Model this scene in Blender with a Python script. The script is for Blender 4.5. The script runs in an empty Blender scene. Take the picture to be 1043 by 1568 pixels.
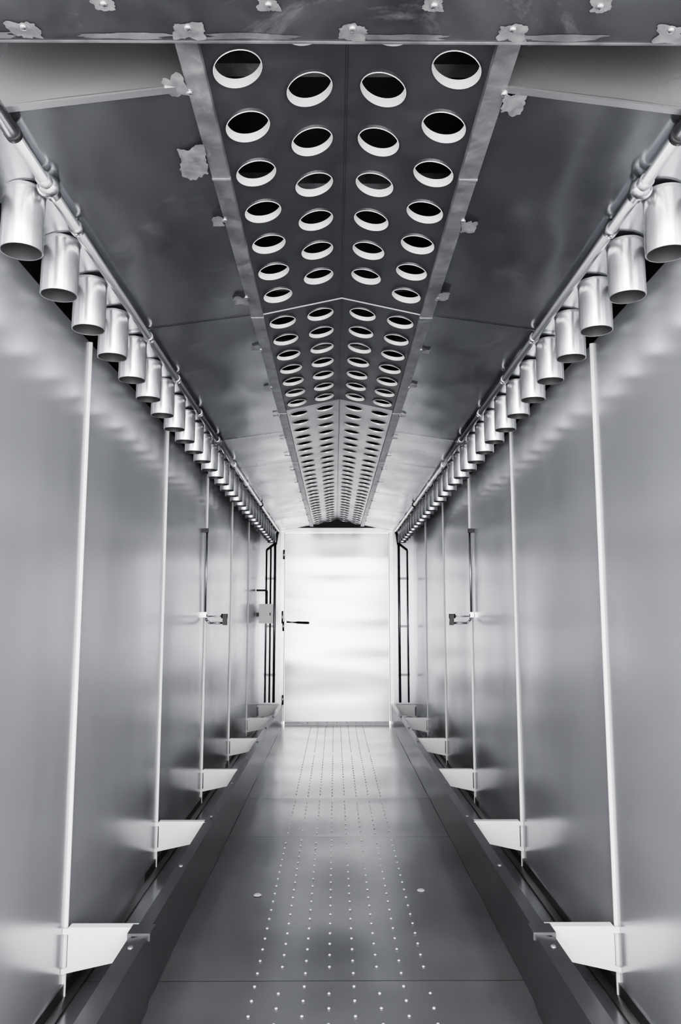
import bpy, bmesh, math, random
from mathutils import Vector, noise
random.seed(4)
S=bpy.context.scene
# ------------------------------------------------------------ materials
def mat(name, col, metal=1.0, rough=0.35, streak=None, blotch=None, bump=0.0, rvar=0.08, col2=None, bstretch=(1,1,1), dist=.4, det=7, scuff=0, edge=None):
    m=bpy.data.materials.new(name); m.use_nodes=True
    nt=m.node_tree; N=nt.nodes; L=nt.links
    b=N['Principled BSDF']
    b.inputs['Base Color'].default_value=(*col,1); b.inputs['Metallic'].default_value=metal
    b.inputs['Roughness'].default_value=rough
    if edge is not None: b.inputs['Specular Tint'].default_value=(edge,edge,edge,1)
    tc=N.new('ShaderNodeTexCoord')
    if blotch:
        mp0=N.new('ShaderNodeMapping'); mp0.inputs['Scale'].default_value=bstretch
        n=N.new('ShaderNodeTexNoise'); n.inputs['Scale'].default_value=blotch; n.inputs['Detail'].default_value=det
        n.inputs['Roughness'].default_value=.55; n.inputs['Distortion'].default_value=dist
        L.new(tc.outputs['Object'],mp0.inputs[0]); L.new(mp0.outputs[0],n.inputs['Vector'])
        r=N.new('ShaderNodeValToRGB'); r.color_ramp.elements[0].position=.34; r.color_ramp.elements[1].position=.70
        c2=col2 or tuple(c*1.5 for c in col)
        r.color_ramp.elements[0].color=(*col,1); r.color_ramp.elements[1].color=(*[min(1,c) for c in c2],1)
        L.new(n.outputs['Fac'],r.inputs['Fac'])
        out=r.outputs['Color']
        if scuff:
            n3=N.new('ShaderNodeTexNoise'); n3.inputs['Scale'].default_value=5; n3.inputs['Detail'].default_value=9; n3.inputs['Roughness'].default_value=.72; n3.inputs['Distortion'].default_value=1.2
            L.new(tc.outputs['Object'],n3.inputs['Vector'])
            r3=N.new('ShaderNodeValToRGB'); r3.color_ramp.elements[0].position=.56; r3.color_ramp.elements[1].position=.74
            r3.color_ramp.elements[0].color=(0,0,0,1); r3.color_ramp.elements[1].color=(scuff,)*3+(1,)
            L.new(n3.outputs['Fac'],r3.inputs['Fac'])
            mx=N.new('ShaderNodeMixRGB'); mx.blend_type='ADD'; mx.inputs[0].default_value=1
            L.new(out,mx.inputs[1]); L.new(r3.outputs['Color'],mx.inputs[2]); out=mx.outputs[0]
        L.new(out,b.inputs['Base Color'])
        mr=N.new('ShaderNodeMapRange'); mr.inputs[1].default_value=.3; mr.inputs[2].default_value=.7
        mr.inputs[3].default_value=max(.03,rough-rvar); mr.inputs[4].default_value=rough+rvar
        L.new(n.outputs['Fac'],mr.inputs[0]); L.new(mr.outputs[0],b.inputs['Roughness'])
    if streak:
        mp=N.new('ShaderNodeMapping'); mp.inputs['Scale'].default_value=streak
        n2=N.new('ShaderNodeTexNoise'); n2.inputs['Scale'].default_value=1; n2.inputs['Detail'].default_value=3
        L.new(tc.outputs['Object'],mp.inputs[0]); L.new(mp.outputs[0],n2.inputs['Vector'])
        bp=N.new('ShaderNodeBump'); bp.inputs['Strength'].default_value=bump or .05; bp.inputs['Distance'].default_value=.001
        L.new(n2.outputs['Fac'],bp.inputs['Height']); L.new(bp.outputs[0],b.inputs['Normal'])
    return m
M_wall=mat('brushed_stainless_wall',(.68,.685,.715),.74,.24,blotch=1.2,col2=(.73,.735,.76),rvar=.03,bstretch=(3,3,.6),dist=0,det=2,streak=(400,400,8),bump=.05,edge=.50)
M_back=mat('brushed_stainless_door',(.46,.465,.47),.97,.17,streak=(6,6,200),bump=.06)
M_seam=mat('seam_edge_highlight',(1,1,1),0,.3)  # plain white paints the opening's reflection onto the seam edges
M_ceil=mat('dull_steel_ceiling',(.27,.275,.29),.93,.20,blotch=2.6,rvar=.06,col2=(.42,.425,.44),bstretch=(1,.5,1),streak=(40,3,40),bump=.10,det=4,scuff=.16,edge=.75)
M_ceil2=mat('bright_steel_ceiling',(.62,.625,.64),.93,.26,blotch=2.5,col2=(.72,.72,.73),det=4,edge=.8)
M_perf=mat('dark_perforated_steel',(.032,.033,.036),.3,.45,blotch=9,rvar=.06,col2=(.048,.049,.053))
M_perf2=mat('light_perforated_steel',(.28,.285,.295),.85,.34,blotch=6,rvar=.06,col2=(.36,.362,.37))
M_lip=mat('bright_hole_lip',(.97,.97,.98),.25,.3)
M_bar=mat('scuffed_frame_steel',(.17,.17,.18),.7,.40,blotch=16,rvar=.08,col2=(.32,.32,.33),scuff=.18)
M_lint=mat('lintel_steel',(.045,.046,.05),.6,.45,blotch=7,rvar=.1,col2=(.09,.09,.095),scuff=.12)
M_fasc=mat('fascia_steel',(.70,.70,.71),.92,.27,blotch=3,col2=(.80,.80,.81),bstretch=(.4,1,1),det=3)
M_weld=mat('ground_weld_patch',(.26,.26,.27),.7,.38,blotch=40,rvar=.1,col2=(.48,.48,.49))
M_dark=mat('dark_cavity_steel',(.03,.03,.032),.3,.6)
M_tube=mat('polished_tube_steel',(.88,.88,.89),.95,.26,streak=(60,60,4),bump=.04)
M_tin=mat('tube_bore_shade',(.10,.10,.102),.5,.4)  # darker copy of the tube steel, bore shade put into the colour
M_pipe=mat('rail_pipe_steel',(.50,.50,.51),.97,.25)
M_floor=mat('worn_steel_floor',(.30,.303,.315),.76,.22,blotch=2.0,rvar=.04,col2=(.38,.383,.392),dist=0,det=2,edge=.6)
M_stud=mat('floor_stud_metal',(.85,.85,.86),.4,.25)
M_rail=mat('guide_rail_steel',(.15,.15,.155),.8,.30,blotch=4,rvar=.02,col2=(.19,.19,.195),dist=0,det=2,edge=.7)
M_brk=mat('galvanised_bracket',(1,1,1),.0,.5)
M_black=mat('black_rubber',(.015,.015,.016),0,.5)
M_box=mat('light_grey_enclosure',(1,1,1),0,.4)
M_conc=mat('workshop_concrete',(.5,.5,.5),0,.7,blotch=2,col2=(.6,.6,.6))
M_ext=mat('exterior_panel',(.5,.5,.52),.4,.5,blotch=1.5,col2=(.56,.56,.58))

# ------------------------------------------------------------ mesh builder
class B:
    def __init__(s): s.v=[]; s.f=[]; s.m=[]; s.sm=[]
    def face(s,pts,m=0,sm=False):
        i=len(s.v); s.v+= [tuple(p) for p in pts]; s.f.append(list(range(i,i+len(pts)))); s.m.append(m); s.sm.append(sm)
    def box(s,x0,x1,y0,y1,z0,z1,m=0):
        if x0>x1: x0,x1=x1,x0
        i=len(s.v)
        s.v+=[(x0,y0,z0),(x1,y0,z0),(x1,y1,z0),(x0,y1,z0),(x0,y0,z1),(x1,y0,z1),(x1,y1,z1),(x0,y1,z1)]
        for f in ((0,3,2,1),(4,5,6,7),(0,1,5,4),(1,2,6,5),(2,3,7,6),(3,0,4,7)):
            s.f.append([i+k for k in f]); s.m.append(m); s.sm.append(False)
    def prism(s,poly,y0,y1,m=0,axis='y'):
        n=len(poly); i=len(s.v)
        for yy in (y0,y1):
            for a,b in poly: s.v.append((a,yy,b) if axis=='y' else ((yy,a,b) if axis=='x' else (a,b,yy)))
        s.f.append([i+k for k in range(n)][::-1]); s.m.append(m); s.sm.append(False)
        s.f.append([i+n+k for k in range(n)]); s.m.append(m); s.sm.append(False)
        for k in range(n):
            j=(k+1)%n; s.f.append([i+k,i+j,i+n+j,i+n+k]); s.m.append(m); s.sm.append(False)
    def rev(s,c,axis,prof,n=24,m=0,cap0=False,cap1=False,sm=True):
        c=Vector(c); a=Vector(axis).normalized()
        u=a.orthogonal().normalized(); w=a.cross(u); i=len(s.v)
        for r,t in prof:
            for k in range(n):
                q=2*math.pi*k/n; s.v.append(tuple(c+a*t+(u*math.cos(q)+w*math.sin(q))*r))
        for j in range(len(prof)-1):
            for k in range(n):
                k2=(k+1)%n
                s.f.append([i+j*n+k,i+j*n+k2,i+(j+1)*n+k2,i+(j+1)*n+k]); s.m.append(m); s.sm.append(sm)
        if cap0: s.f.append([i+k for k in range(n)][::-1]); s.m.append(m); s.sm.append(False)
        if cap1: s.f.append([i+(len(prof)-1)*n+k for k in range(n)]); s.m.append(m); s.sm.append(False)
    def rod(s,p,q,r,n=14,m=0):
        p=Vector(p);q=Vector(q); s.rev(p,q-p,[(r,0),(r,(q-p).length)],n,m,True,True)
    def ball(s,c,r,m=0,n=12,sc=1.0,ax=(0,0,1)):
        pr=[(r*math.sin(math.pi*k/8)+1e-5,-r*sc*math.cos(math.pi*k/8)) for k in range(9)]
        s.rev(c,ax,pr,n,m)
    def path(s,pts,r,n=12,m=0):
        for a,b in zip(pts,pts[1:]): s.rod(a,b,r,n,m)
        for a in pts[1:-1]: s.ball(a,r*1.02,m,n)
    def grid(s,fn,nu,nv,m=0):
        i=len(s.v)
        for a in range(nu+1):
            for b in range(nv+1): s.v.append(tuple(fn(a/nu,b/nv)))
        for a in range(nu):
            for b in range(nv):
                p=i+a*(nv+1)+b
                s.f.append([p,p+1,p+nv+2,p+nv+1]); s.m.append(m); s.sm.append(True)
    def obj(s,name,mats,parent=None):
        me=bpy.data.meshes.new(name); me.from_pydata(s.v,[],s.f)
        for mm in mats: me.materials.append(mm)
        me.polygons.foreach_set('material_index',s.m); me.polygons.foreach_set('use_smooth',s.sm); me.update()
        o=bpy.data.objects.new(name,me); S.collection.objects.link(o)
        if parent: o.parent=parent
        return o
def empty(name,loc=(0,0,0)):
    o=bpy.data.objects.new(name,None); S.collection.objects.link(o); o.empty_display_size=.1; return o
def blob(b,cx,cy,z,r,m=0,fn=None,n=60,seed=0,ex=1.0,ey=1.0,th=.0015):
    pts=[]
    for k in range(n):
        q=2*math.pi*k/n
        rr=r*(.92+.45*noise.noise(Vector((math.cos(q)*1.2+seed*7.3,math.sin(q)*1.2,seed*3.1)))+.16*noise.noise(Vector((math.cos(q)*5+seed*3.3,math.sin(q)*5,seed*1.1))))
        sq=1/max(abs(math.cos(q)),abs(math.sin(q)))**.8
        rr*=sq*(1+.03*random.uniform(-1,1))
        pts.append((cx+rr*ex*math.cos(q),cy+rr*ey*math.sin(q)))
    zz=(lambda x,y:z) if fn is None else fn
    b.face([(x,y,zz(x,y)-th) for x,y in pts],m)

Y0,Y1=1.05,8.42          # tunnel start / end
W=.815                   # wall half width
WH=1.985
SE=[1.28,2.48,3.68,4.88,6.08,7.28,8.42]
# ------------------------------------------------------------ walls
for side,nm in ((-1,'wall_left'),(1,'wall_right')):
    b=B(); ed=[Y0]+SE
    for k in range(len(ed)-1):
        a,c=ed[k],ed[k+1]
        bow=random.uniform(.004,.010); sd=random.uniform(0,50); tw=random.uniform(-.003,.003)
        def fn(u,v,a=a,c=c,bow=bow,sd=sd,tw=tw):
            y=a+(c-a)*u; z=WH*v
            e=min(1,6*u,6*(1-u))
            n1=noise.noise(Vector((y*.9+sd,z*1.1,sd)))*.009*e+noise.noise(Vector((y*2.0,z*3.4+sd,1)))*.0030*e
            return (side*(W-bow*math.sin(math.pi*u)+n1+tw*(v-.5)),y,z)
        b.grid(fn,28,60,0)
    b.box(side*(W+.015),side*(W+.02),Y0,Y1,0,WH,1)
    w=b.obj(nm,[M_wall,M_ext])
    t=B()
    for y in SE[:-1]:
        x0=side*(W+.004); x1=side*(W-.009)
        t.prism([(x0,y-.0085),(x1,y-.003),(x1,y+.003),(x0,y+.0085)],0.0,WH,0,axis='z')
    t.prism([(side*(W+.003),0.001),(side*(W-.03),0.001),(side*(W-.03),.006),(side*(W-.006),.01),(side*(W-.006),.045),(side*(W+.003),.045)],Y0,Y1-.01,1)
    t.obj('seam_strips',[M_seam,M_rail],w)
# ------------------------------------------------------------ outer shell
b=B()
b.box(-.90,-.86,Y0,8.5,0,2.5); b.box(.86,.90,Y0,8.5,0,2.5); b.box(-.90,.90,.97,8.5,2.46,2.5)
b.obj('roof_housing',[M_dark])
b=B()
b.box(-.90,-W-.021,1.0,1.045,0,2.035); b.box(W+.021,.90,1.0,1.045,0,2.035)
b.obj('entrance_frame_posts',[M_bar])
# ------------------------------------------------------------ back wall
b=B()
b.box(-.86,-.590,8.42,8.46,0,2.04,0); b.box(.590,.86,8.42,8.46,0,2.04,0)
b.box(-.86,.86,8.42,8.46,2.04,2.46,1)
b.box(-.590,.590,8.43,8.46,2.01,2.04,0)
b.obj('wall_back',[M_wall,M_dark])
# door
D=empty('door_1')
b=B()
def dfn(u,v):
    x=-.545+1.09*u; z=.03+1.95*v
    return (x,8.402+.012*noise.noise(Vector((x*.8,z*1.9,3)))+.007*noise.noise(Vector((x*1.0,z*4.6,9))),z)
b.grid(dfn,40,90,0)
b.box(-.545,.545,8.418,8.43,.03,1.98,0)
b.obj('door_leaf',[M_back],D)
b=B()
b.box(-.585,-.555,8.385,8.43,0,2.0); b.box(.555,.585,8.385,8.43,0,2.0); b.box(-.555,.555,8.385,8.43,1.985,2.005)
b.box(-.54,.54,8.37,8.42,0.001,.03,1)
for k in range(11): b.rev((-.5+k*.1,8.37,.017),(0,-1,0),[(.007,0),(.005,.005)],10,1,False,True)
b.box(-.555,-.5465,8.385,8.395,.03,1.985,1); b.box(.5465,.555,8.385,8.395,.03,1.985,1)
b.obj('door_frame',[M_fasc,M_rail],D)
b=B()
b.box(-.545,-.505,8.37,8.395,1.0,1.10,0)
b.rod((-.525,8.37,1.045),(-.525,8.335,1.045),.012,14,0)
b.rod((-.525,8.335,1.045),(-.42,8.332,1.04),.009,14,0)
b.rod((-.42,8.332,1.04),(-.30,8.33,1.035),.013,14,1)
b.ball((-.30,8.33,1.035),.013,1)
b.rod((-.57,8.36,1.03),(-.57,8.36,1.16),.010,12,0)
b.obj('door_handle',[M_pipe,M_black],D)
b=B()
for z in (.25,1.0,1.75):
    for sx in (-1,):
        b.rod((sx*.56,8.372,z-.05),(sx*.56,8.372,z+.05),.011,12,0); b.box(sx*.56-.03,sx*.56+.03,8.378,8.386,z-.045,z+.045,0)
b.obj('door_hinges',[M_pipe],D)
# ------------------------------------------------------------ ceiling
def cz(x): return 2.06-.045*(abs(x)-.285)/.32
b=B()
ce=[1.325,2.43,4.05,4.85,6.05,7.25,8.42]
for side in (-1,1):
    for k in range(6):
        a,c=ce[k],ce[k+1]; sd=random.uniform(0,30)
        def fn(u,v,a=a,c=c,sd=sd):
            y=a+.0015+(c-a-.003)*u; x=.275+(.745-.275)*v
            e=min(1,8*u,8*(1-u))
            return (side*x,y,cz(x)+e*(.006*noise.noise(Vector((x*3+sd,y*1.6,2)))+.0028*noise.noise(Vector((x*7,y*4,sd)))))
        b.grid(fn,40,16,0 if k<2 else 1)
    for y in ce[1:-1]:
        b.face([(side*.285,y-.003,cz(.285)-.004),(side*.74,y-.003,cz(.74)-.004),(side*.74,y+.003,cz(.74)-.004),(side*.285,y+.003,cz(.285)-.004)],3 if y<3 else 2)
    xe=side*.745
    b.box(xe-side*.003,xe,1.325,8.42,cz(.745),cz(.745)+.03,2)
ceil=b.obj('ceiling',[M_ceil,M_ceil2,M_fasc,M_ceil])
b=B()
for side in (-1,1):
    pts=[(.285,2.055),(.34,2.052),(.5,2.032),(.66,2.008),(.86,1.99),(.86,2.155),(.285,2.155)]
    b.prism([(side*x,z) for x,z in pts],1.318,1.324,0)
    b.prism([(side*.285,2.05),(side*.745,1.989),(side*.745,1.993),(side*.285,2.054)],1.312,1.328,0)
b.obj('fascia_plates',[M_fasc],ceil)
# lintel
b=B()
b.box(-.9,.9,.95,1.19,2.04,2.048,0); b.box(-.9,.9,.95,.965,2.048,2.5,0)
b.box(-.9,.9,1.187,1.191,2.038,2.042,1)  # lighter strip paints the highlight along the lintel edge
lint=b.obj('entrance_lintel',[M_lint,M_bar])
b=B()
for k,x in enumerate((-.519,-.257,.006,.263,.517,-.78,.78)):
    blob(b,x,1.165,2.04,.021,0,seed=k+1,ex=1.2,ey=.9)
    b.ball((x,1.157,2.038),.0065,1,12,.6)
for k,x in enumerate((-.377,-.124,.131,.387,-.63,.64)):
    blob(b,x,1.108,2.04,.017,0,seed=k+11,ey=.8); b.ball((x,1.108,2.038),.0065,1,12,.6)
for k in range(6):
    x=-.65+k*.26+random.uniform(-.05,.05); blob(b,x,1.176,2.04,.014,2,seed=k+30,ex=5.5,ey=.5,th=.001)
b.obj('weld_spots',[M_weld,M_pipe,M_bar],lint)
# ------------------------------------------------------------ perforated duct
XE=.250; RISE=.055
def pz(x): return 2.066+RISE*(1-abs(x)/XE)
b=B()
sec=[1.14,2.43,3.64,4.85,6.05,7.25,8.41]
R=.0425; EY=1.13; P=.168
def rect_hole(x0,x1,y0,y1,cx,cy,pm,HD,UP):
    ang=[2*math.pi*k/36 for k in range(36)]
    for X in (x0,x1):
        for Y in (y0,y1): ang.append(math.atan2((Y-cy)/EY,X-cx)%(2*math.pi))
    ang=sorted(ang); ins=[];out=[]
    for a in ang:
        dx,dy=math.cos(a),math.sin(a)*EY
        t=1e9
        if dx>1e-9: t=min(t,(x1-cx)/dx)
        if dx<-1e-9: t=min(t,(x0-cx)/dx)
        if dy>1e-9: t=min(t,(y1-cy)/dy)
        if dy<-1e-9: t=min(t,(y0-cy)/dy)
        out.append((cx+dx*t,cy+dy*t)); ins.append((cx+dx*(R+.0025),cy+dy*(R+.0025)))
    n=len(ang)
    for k in range(n):
        j=(k+1)%n
        if abs(ang[j]-ang[k])<1e-6: continue
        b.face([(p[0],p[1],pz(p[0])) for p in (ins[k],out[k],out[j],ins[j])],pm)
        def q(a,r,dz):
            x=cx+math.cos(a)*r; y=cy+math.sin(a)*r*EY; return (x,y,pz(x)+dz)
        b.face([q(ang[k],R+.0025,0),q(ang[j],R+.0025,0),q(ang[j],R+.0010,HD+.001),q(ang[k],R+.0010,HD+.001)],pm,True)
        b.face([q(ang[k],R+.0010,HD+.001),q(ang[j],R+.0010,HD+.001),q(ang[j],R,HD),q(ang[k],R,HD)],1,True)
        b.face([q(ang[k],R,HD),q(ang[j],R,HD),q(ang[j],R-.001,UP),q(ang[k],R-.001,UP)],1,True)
def plain(x0,x1,y0,y1,pm):
    if y1-y0<1e-4: return
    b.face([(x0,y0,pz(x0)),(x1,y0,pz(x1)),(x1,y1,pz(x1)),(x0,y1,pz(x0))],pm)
for s in range(6):
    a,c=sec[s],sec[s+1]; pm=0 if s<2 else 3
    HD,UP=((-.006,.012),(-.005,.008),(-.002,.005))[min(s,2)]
    for side in (-1,1):
        for col,(xa,xb,xc) in enumerate(((0,.132,.070),(.132,XE,.195))):
            x0,x1=sorted((side*xa,side*xb))
            if s==0: first=1.225 if col==0 else 1.30
            else: first=a+.084+(c-a-7*P)/2
            yy=max(a,first-P/2)
            plain(x0,x1,a,yy,pm)
            for k in range(7):
                cy=first+P*k
                rect_hole(x0,x1,max(a,cy-P/2),min(c,cy+P/2),side*xc,cy,pm,HD,UP)
            plain(x0,x1,first+P*6.5,c,pm)
        if s<5:
            wd=.003 if s else .005
            b.face([(0,c-wd,pz(0)-.004),(side*XE,c-wd,pz(XE)-.004),(side*XE,c+wd,pz(XE)-.004),(0,c+wd,pz(0)-.004)],1 if s==0 else 2)
b.box(-.0012,.0012,1.19,8.41,pz(0)-.002,pz(0)+.001,0)
per=b.obj('perforated_ceiling_duct',[M_perf,M_lip,M_bar,M_perf2])
b=B()
for side in (-1,1):
    b.box(side*.250,side*.288,1.19,8.41,2.050,2.066,0)
    b.box(side*.284,side*.288,1.19,8.41,2.066,2.36,1)
    for y in (1.62,2.43,3.64,4.85,6.05,7.25): b.box(side*.249,side*.289,y-.003,y+.003,2.0485,2.056,2)
b.box(-.29,.29,1.19,8.41,2.36,2.365,1)
for y in (1.5,1.95,2.6,3.2,3.9,4.6,5.4,6.2,7.0): b.box(-.28,.28,y-.02,y+.02,2.22,2.25,0)
b.obj('duct_frame',[M_bar,M_dark,M_weld],per)
b=B(); k=0
for side in (-1,1):
    y=1.33
    while y<8.2:
        big= 1.0 if y<3 else .7
        blob(b,side*(.300+random.uniform(0,.008)),y+random.uniform(-.03,.03),2,.021*big*random.uniform(.8,1.25),0,fn=lambda x,yv:2.0485,seed=k+50,ex=.85,ey=1.3)
        b.ball((side*.286,y,2.049),.007,1,12,.7); k+=1; y+=.467
blob(b,-.318,1.55,2,.040,0,fn=lambda x,y:2.0475,seed=77,ex=.85,ey=1.5)
b.obj('weld_spots_frame',[M_weld,M_pipe],per)
# ------------------------------------------------------------ nozzle tubes
for side in (-1,1):
    b=B()
    for k in range(30):
        y=1.59+k*.2295; x=side*.682
        zt=cz(.682); h=zt-1.868-.002
        b.rev((x,y,1.868),(0,0,1),[(.0410,.0005),(.0430,-.0003),(.0436,.0012),(.0436,h)],36,0)
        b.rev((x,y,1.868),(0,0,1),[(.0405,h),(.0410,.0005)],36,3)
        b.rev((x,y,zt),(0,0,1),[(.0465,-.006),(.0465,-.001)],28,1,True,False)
        b.rev((x,y,zt-.008),(0,0,1),[(.0001,0),(.0406,.001)],28,2)  # dark disc stands in for the shade deep in the open tube
    b.obj('air_nozzle_tubes',[M_tube,M_bar,M_dark,M_tin],ceil)
# ------------------------------------------------------------ pipe along ceiling
for side in (-1,1):
    b=B()
    X=side*.617; Z=1.992
    b.rod((X,1.10,Z),(X,8.36,Z),.0115,20,0)
    b.rod((X,1.12,Z),(X,1.36,Z),.0145,20,0)
    b.rod((X,1.36,Z),(X,1.375,Z),.0155,20,1)
    for y in (1.55,3.96,6.30):
        b.ball((X,y,Z),.024,0,16,.8,(0,1,0)); b.rod((X,y-.035,Z),(X,y+.035,Z),.0150,18,0)
    for y in (1.73,2.45,2.9,3.4,4.6,5.3,7.1,7.7):
        b.rod((X,y-.012,Z),(X,y+.012,Z),.0155,16,0)
        b.rod((X,y,Z),(X,y,cz(.617)),.006,10,0); b.ball((X,y,Z-.014),.005,0,8)
    b.path([(X,8.30,Z),(side*.635,8.36,1.96),(side*.65,8.38,1.86)],.014,12,1)
    b.obj('ceiling_spray_pipe',[M_pipe,M_black])
for side in (-1,1):
    b=B()
    for i,(x,yy) in enumerate(((.655,8.385),(.70,8.385),(.745,8.385))):
        if side>0 and i==1: continue
        b.rod((side*x,yy,.22),(side*x,yy,1.90-.05*i),.009 if i else .013,12,0 if i!=1 else 1)
    for z in (.5,1.0,1.5): b.box(side*.64,side*.76,8.395,8.415,z-.012,z+.012,0)
    b.rod((side*.655,8.385,1.87),(side*.745,8.385,1.80),.012,12,1)
    b.obj('vertical_service_pipes',[M_rail,M_black])
b=B()
b.box(-.765,-.635,7.90,7.96,1.04,1.22,0); b.box(-.77,-.63,7.893,7.90,1.035,1.225,0); b.rod((-.70,7.93,1.22),(-.70,7.93,1.36),.012,12,1); b.rod((-.70,7.93,1.36),(-.80,7.93,1.36),.010,12,1)
b.box(-.80,-.765,7.92,7.94,1.10,1.14,1)
b.box(-.665,-.655,7.889,7.893,1.11,1.14,1)
b.obj('junction_box',[M_box,M_black])
# ------------------------------------------------------------ wall release handles
for side in (-1,1):
    b=B(); y=4.80
    b.rod((side*.798,y,1.12),(side*.798,y,1.63),.006,12,2)
    b.box(side*.790,side*.812,y-.015,y+.015,1.61,1.635,1)
    b.box(side*.790,side*.812,y-.018,y+.018,1.10,1.13,0)
    b.path([(side*.81,y,1.115),(side*.79,y-.01,1.115),(side*.79,y-.01,1.085),(side*.77,y-.015,1.066),(side*.69,y-.015,1.066),(side*.672,y-.015,1.085)],.0065,12,2)
    b.path([(side*.79,y-.01,1.105),(side*.68,y-.015,1.107)],.004,10,2)
    b.rod((side*.70,y-.015,1.107),(side*.662,y-.015,1.107),.014,14,1)
    b.rod((side*.69,y-.015,1.066),(side*.665,y-.015,1.066),.013,14,1)
    b.box(side*.665,side*.69,y-.03,y-.005,1.055,1.12,1)
    b.obj('wall_release_handle',[M_tube,M_black,M_pipe])
# ------------------------------------------------------------ guide rails + brackets
for side in (-1,1):
    R_=empty('guide_rail_assembly')
    b=B()
    b.prism([(side*.560,0),(side*.566,0),(side*.566,.196),(side*.600,.196),(side*.600,.203),(side*.560,.203)],2.40,8.32,0)
    b.prism([(side*.552,0),(side*.566,0),(side*.566,.190),(side*.608,.190),(side*.608,.200),(side*.552,.206)],Y0,2.42,0)
    b.box(side*.547,side*.612,2.40,2.47,.19,.211,0)
    for k in range(9):
        y=1.6+.72*k; b.rev((side*.582,y,.203),(0,0,1),[(.008,0),(.006,.005)],10,1,False,True)
    b.obj('guide_rail',[M_rail,M_weld],R_)
    for y in SE[1:-1]+[8.31]:
        b=B(); yy=y-.022; wx=W-.018
        b.prism([(side*wx,.204),(side*.594,.204),(side*.655,.112),(side*wx,.082)],yy-.002,yy+.002,0)
        b.prism([(side*wx,.204),(side*wx,.188),(side*(W-.001),.188),(side*(W-.001),.204)],yy-.002,yy+.002,0)
        b.prism([(side*wx,.082),(side*wx,.098),(side*(W-.001),.092),(side*(W-.001),.078)],yy-.002,yy+.002,0)
        b.prism([(side*wx,.204),(side*.600,.204),(side*.600,.207),(side*wx,.207)],yy-.002,yy+.03,0)
        b.obj('rail_bracket',[M_brk],R_)
# ------------------------------------------------------------ floor
b=B()
fe=[Y0,1.8,2.6,4.2,5.05,6.65,8.42]
for k in range(len(fe)-1):
    a,c=fe[k],fe[k+1]; sd=random.uniform(0,40)
    def fn(u,v,a=a,c=c,sd=sd):
        y=a+.0015+(c-a-.003)*u; x=-.86+1.72*v; e=min(1,8*u,8*(1-u))
        return (x,y,e*.004*noise.noise(Vector((x*2.2,y*2.2,sd)))-.002)
    b.grid(fn,30,40,0)
b.box(-.9,.9,Y0,8.46,-.05,-.0045,0)
fl=b.obj('floor',[M_floor,M_rail])
b=B()
for c in range(8):
    x=-.2625+.075*c
    y=1.3+(.045 if c%2 else 0)
    while y<8.3:
        if min(abs(y-e) for e in fe)>.035:
            b.rev((x,y,-.001),(0,0,1),[(.0048,0),(.0040,.0022),(.0020,.0032),(.0001,.0034)],8,0)
        y+=.09
for x,y in ((-.33,3.35),(.33,3.4)): b.rev((x,y,0),(0,0,1),[(.016,0),(.012,.004)],14,0,False,True)
b.obj('floor_studs',[M_stud],fl)
b=B(); b.box(-6,6,-7,1.049,-.10,-.012)
b.obj('ground',[M_conc])

# ------------------------------------------------------------ light
w=bpy.data.worlds.new('World'); S.world=w; w.use_nodes=True
nt=w.node_tree; bg=nt.nodes['Background']
tc=nt.nodes.new('ShaderNodeTexCoord'); sp=nt.nodes.new('ShaderNodeSeparateXYZ'); rp=nt.nodes.new('ShaderNodeValToRGB')
nt.links.new(tc.outputs['Generated'],sp.inputs[0]); nt.links.new(sp.outputs['Z'],rp.inputs['Fac']); nt.links.new(rp.outputs['Color'],bg.inputs['Color'])
rp.color_ramp.elements[0].position=0; rp.color_ramp.elements[0].color=(.82,.84,.88,1)
rp.color_ramp.elements[1].position=.6; rp.color_ramp.elements[1].color=(1,1,1,1)
bg.inputs['Strength'].default_value=7.2
def area(name,loc,rot,sx,sy,p):
    l=bpy.data.lights.new(name,'AREA'); l.shape='RECTANGLE'; l.size=sx; l.size_y=sy; l.energy=p; l.color=(1,.99,.98)
    o=bpy.data.objects.new(name,l); o.location=loc; o.rotation_euler=rot; S.collection.objects.link(o); return o
area('entrance_daylight_fill',(0,-2.2,1.4),(math.radians(90),0,0),4.5,2.6,300)  # unseen area lamp added to stand for daylight behind the camera
# ------------------------------------------------------------ camera
cd=bpy.data.cameras.new('camera'); co=bpy.data.objects.new('camera',cd); S.collection.objects.link(co); S.camera=co
cd.sensor_fit='VERTICAL'; cd.sensor_height=36; cd.lens=36*1215/1568; cd.clip_start=.02
co.location=(-.021,0,1.108); co.rotation_euler=(math.radians(90+7.46),0,math.radians(-.4))
S.view_settings.view_transform='AgX'
try: S.view_settings.look='AgX - Medium High Contrast'
except Exception: pass
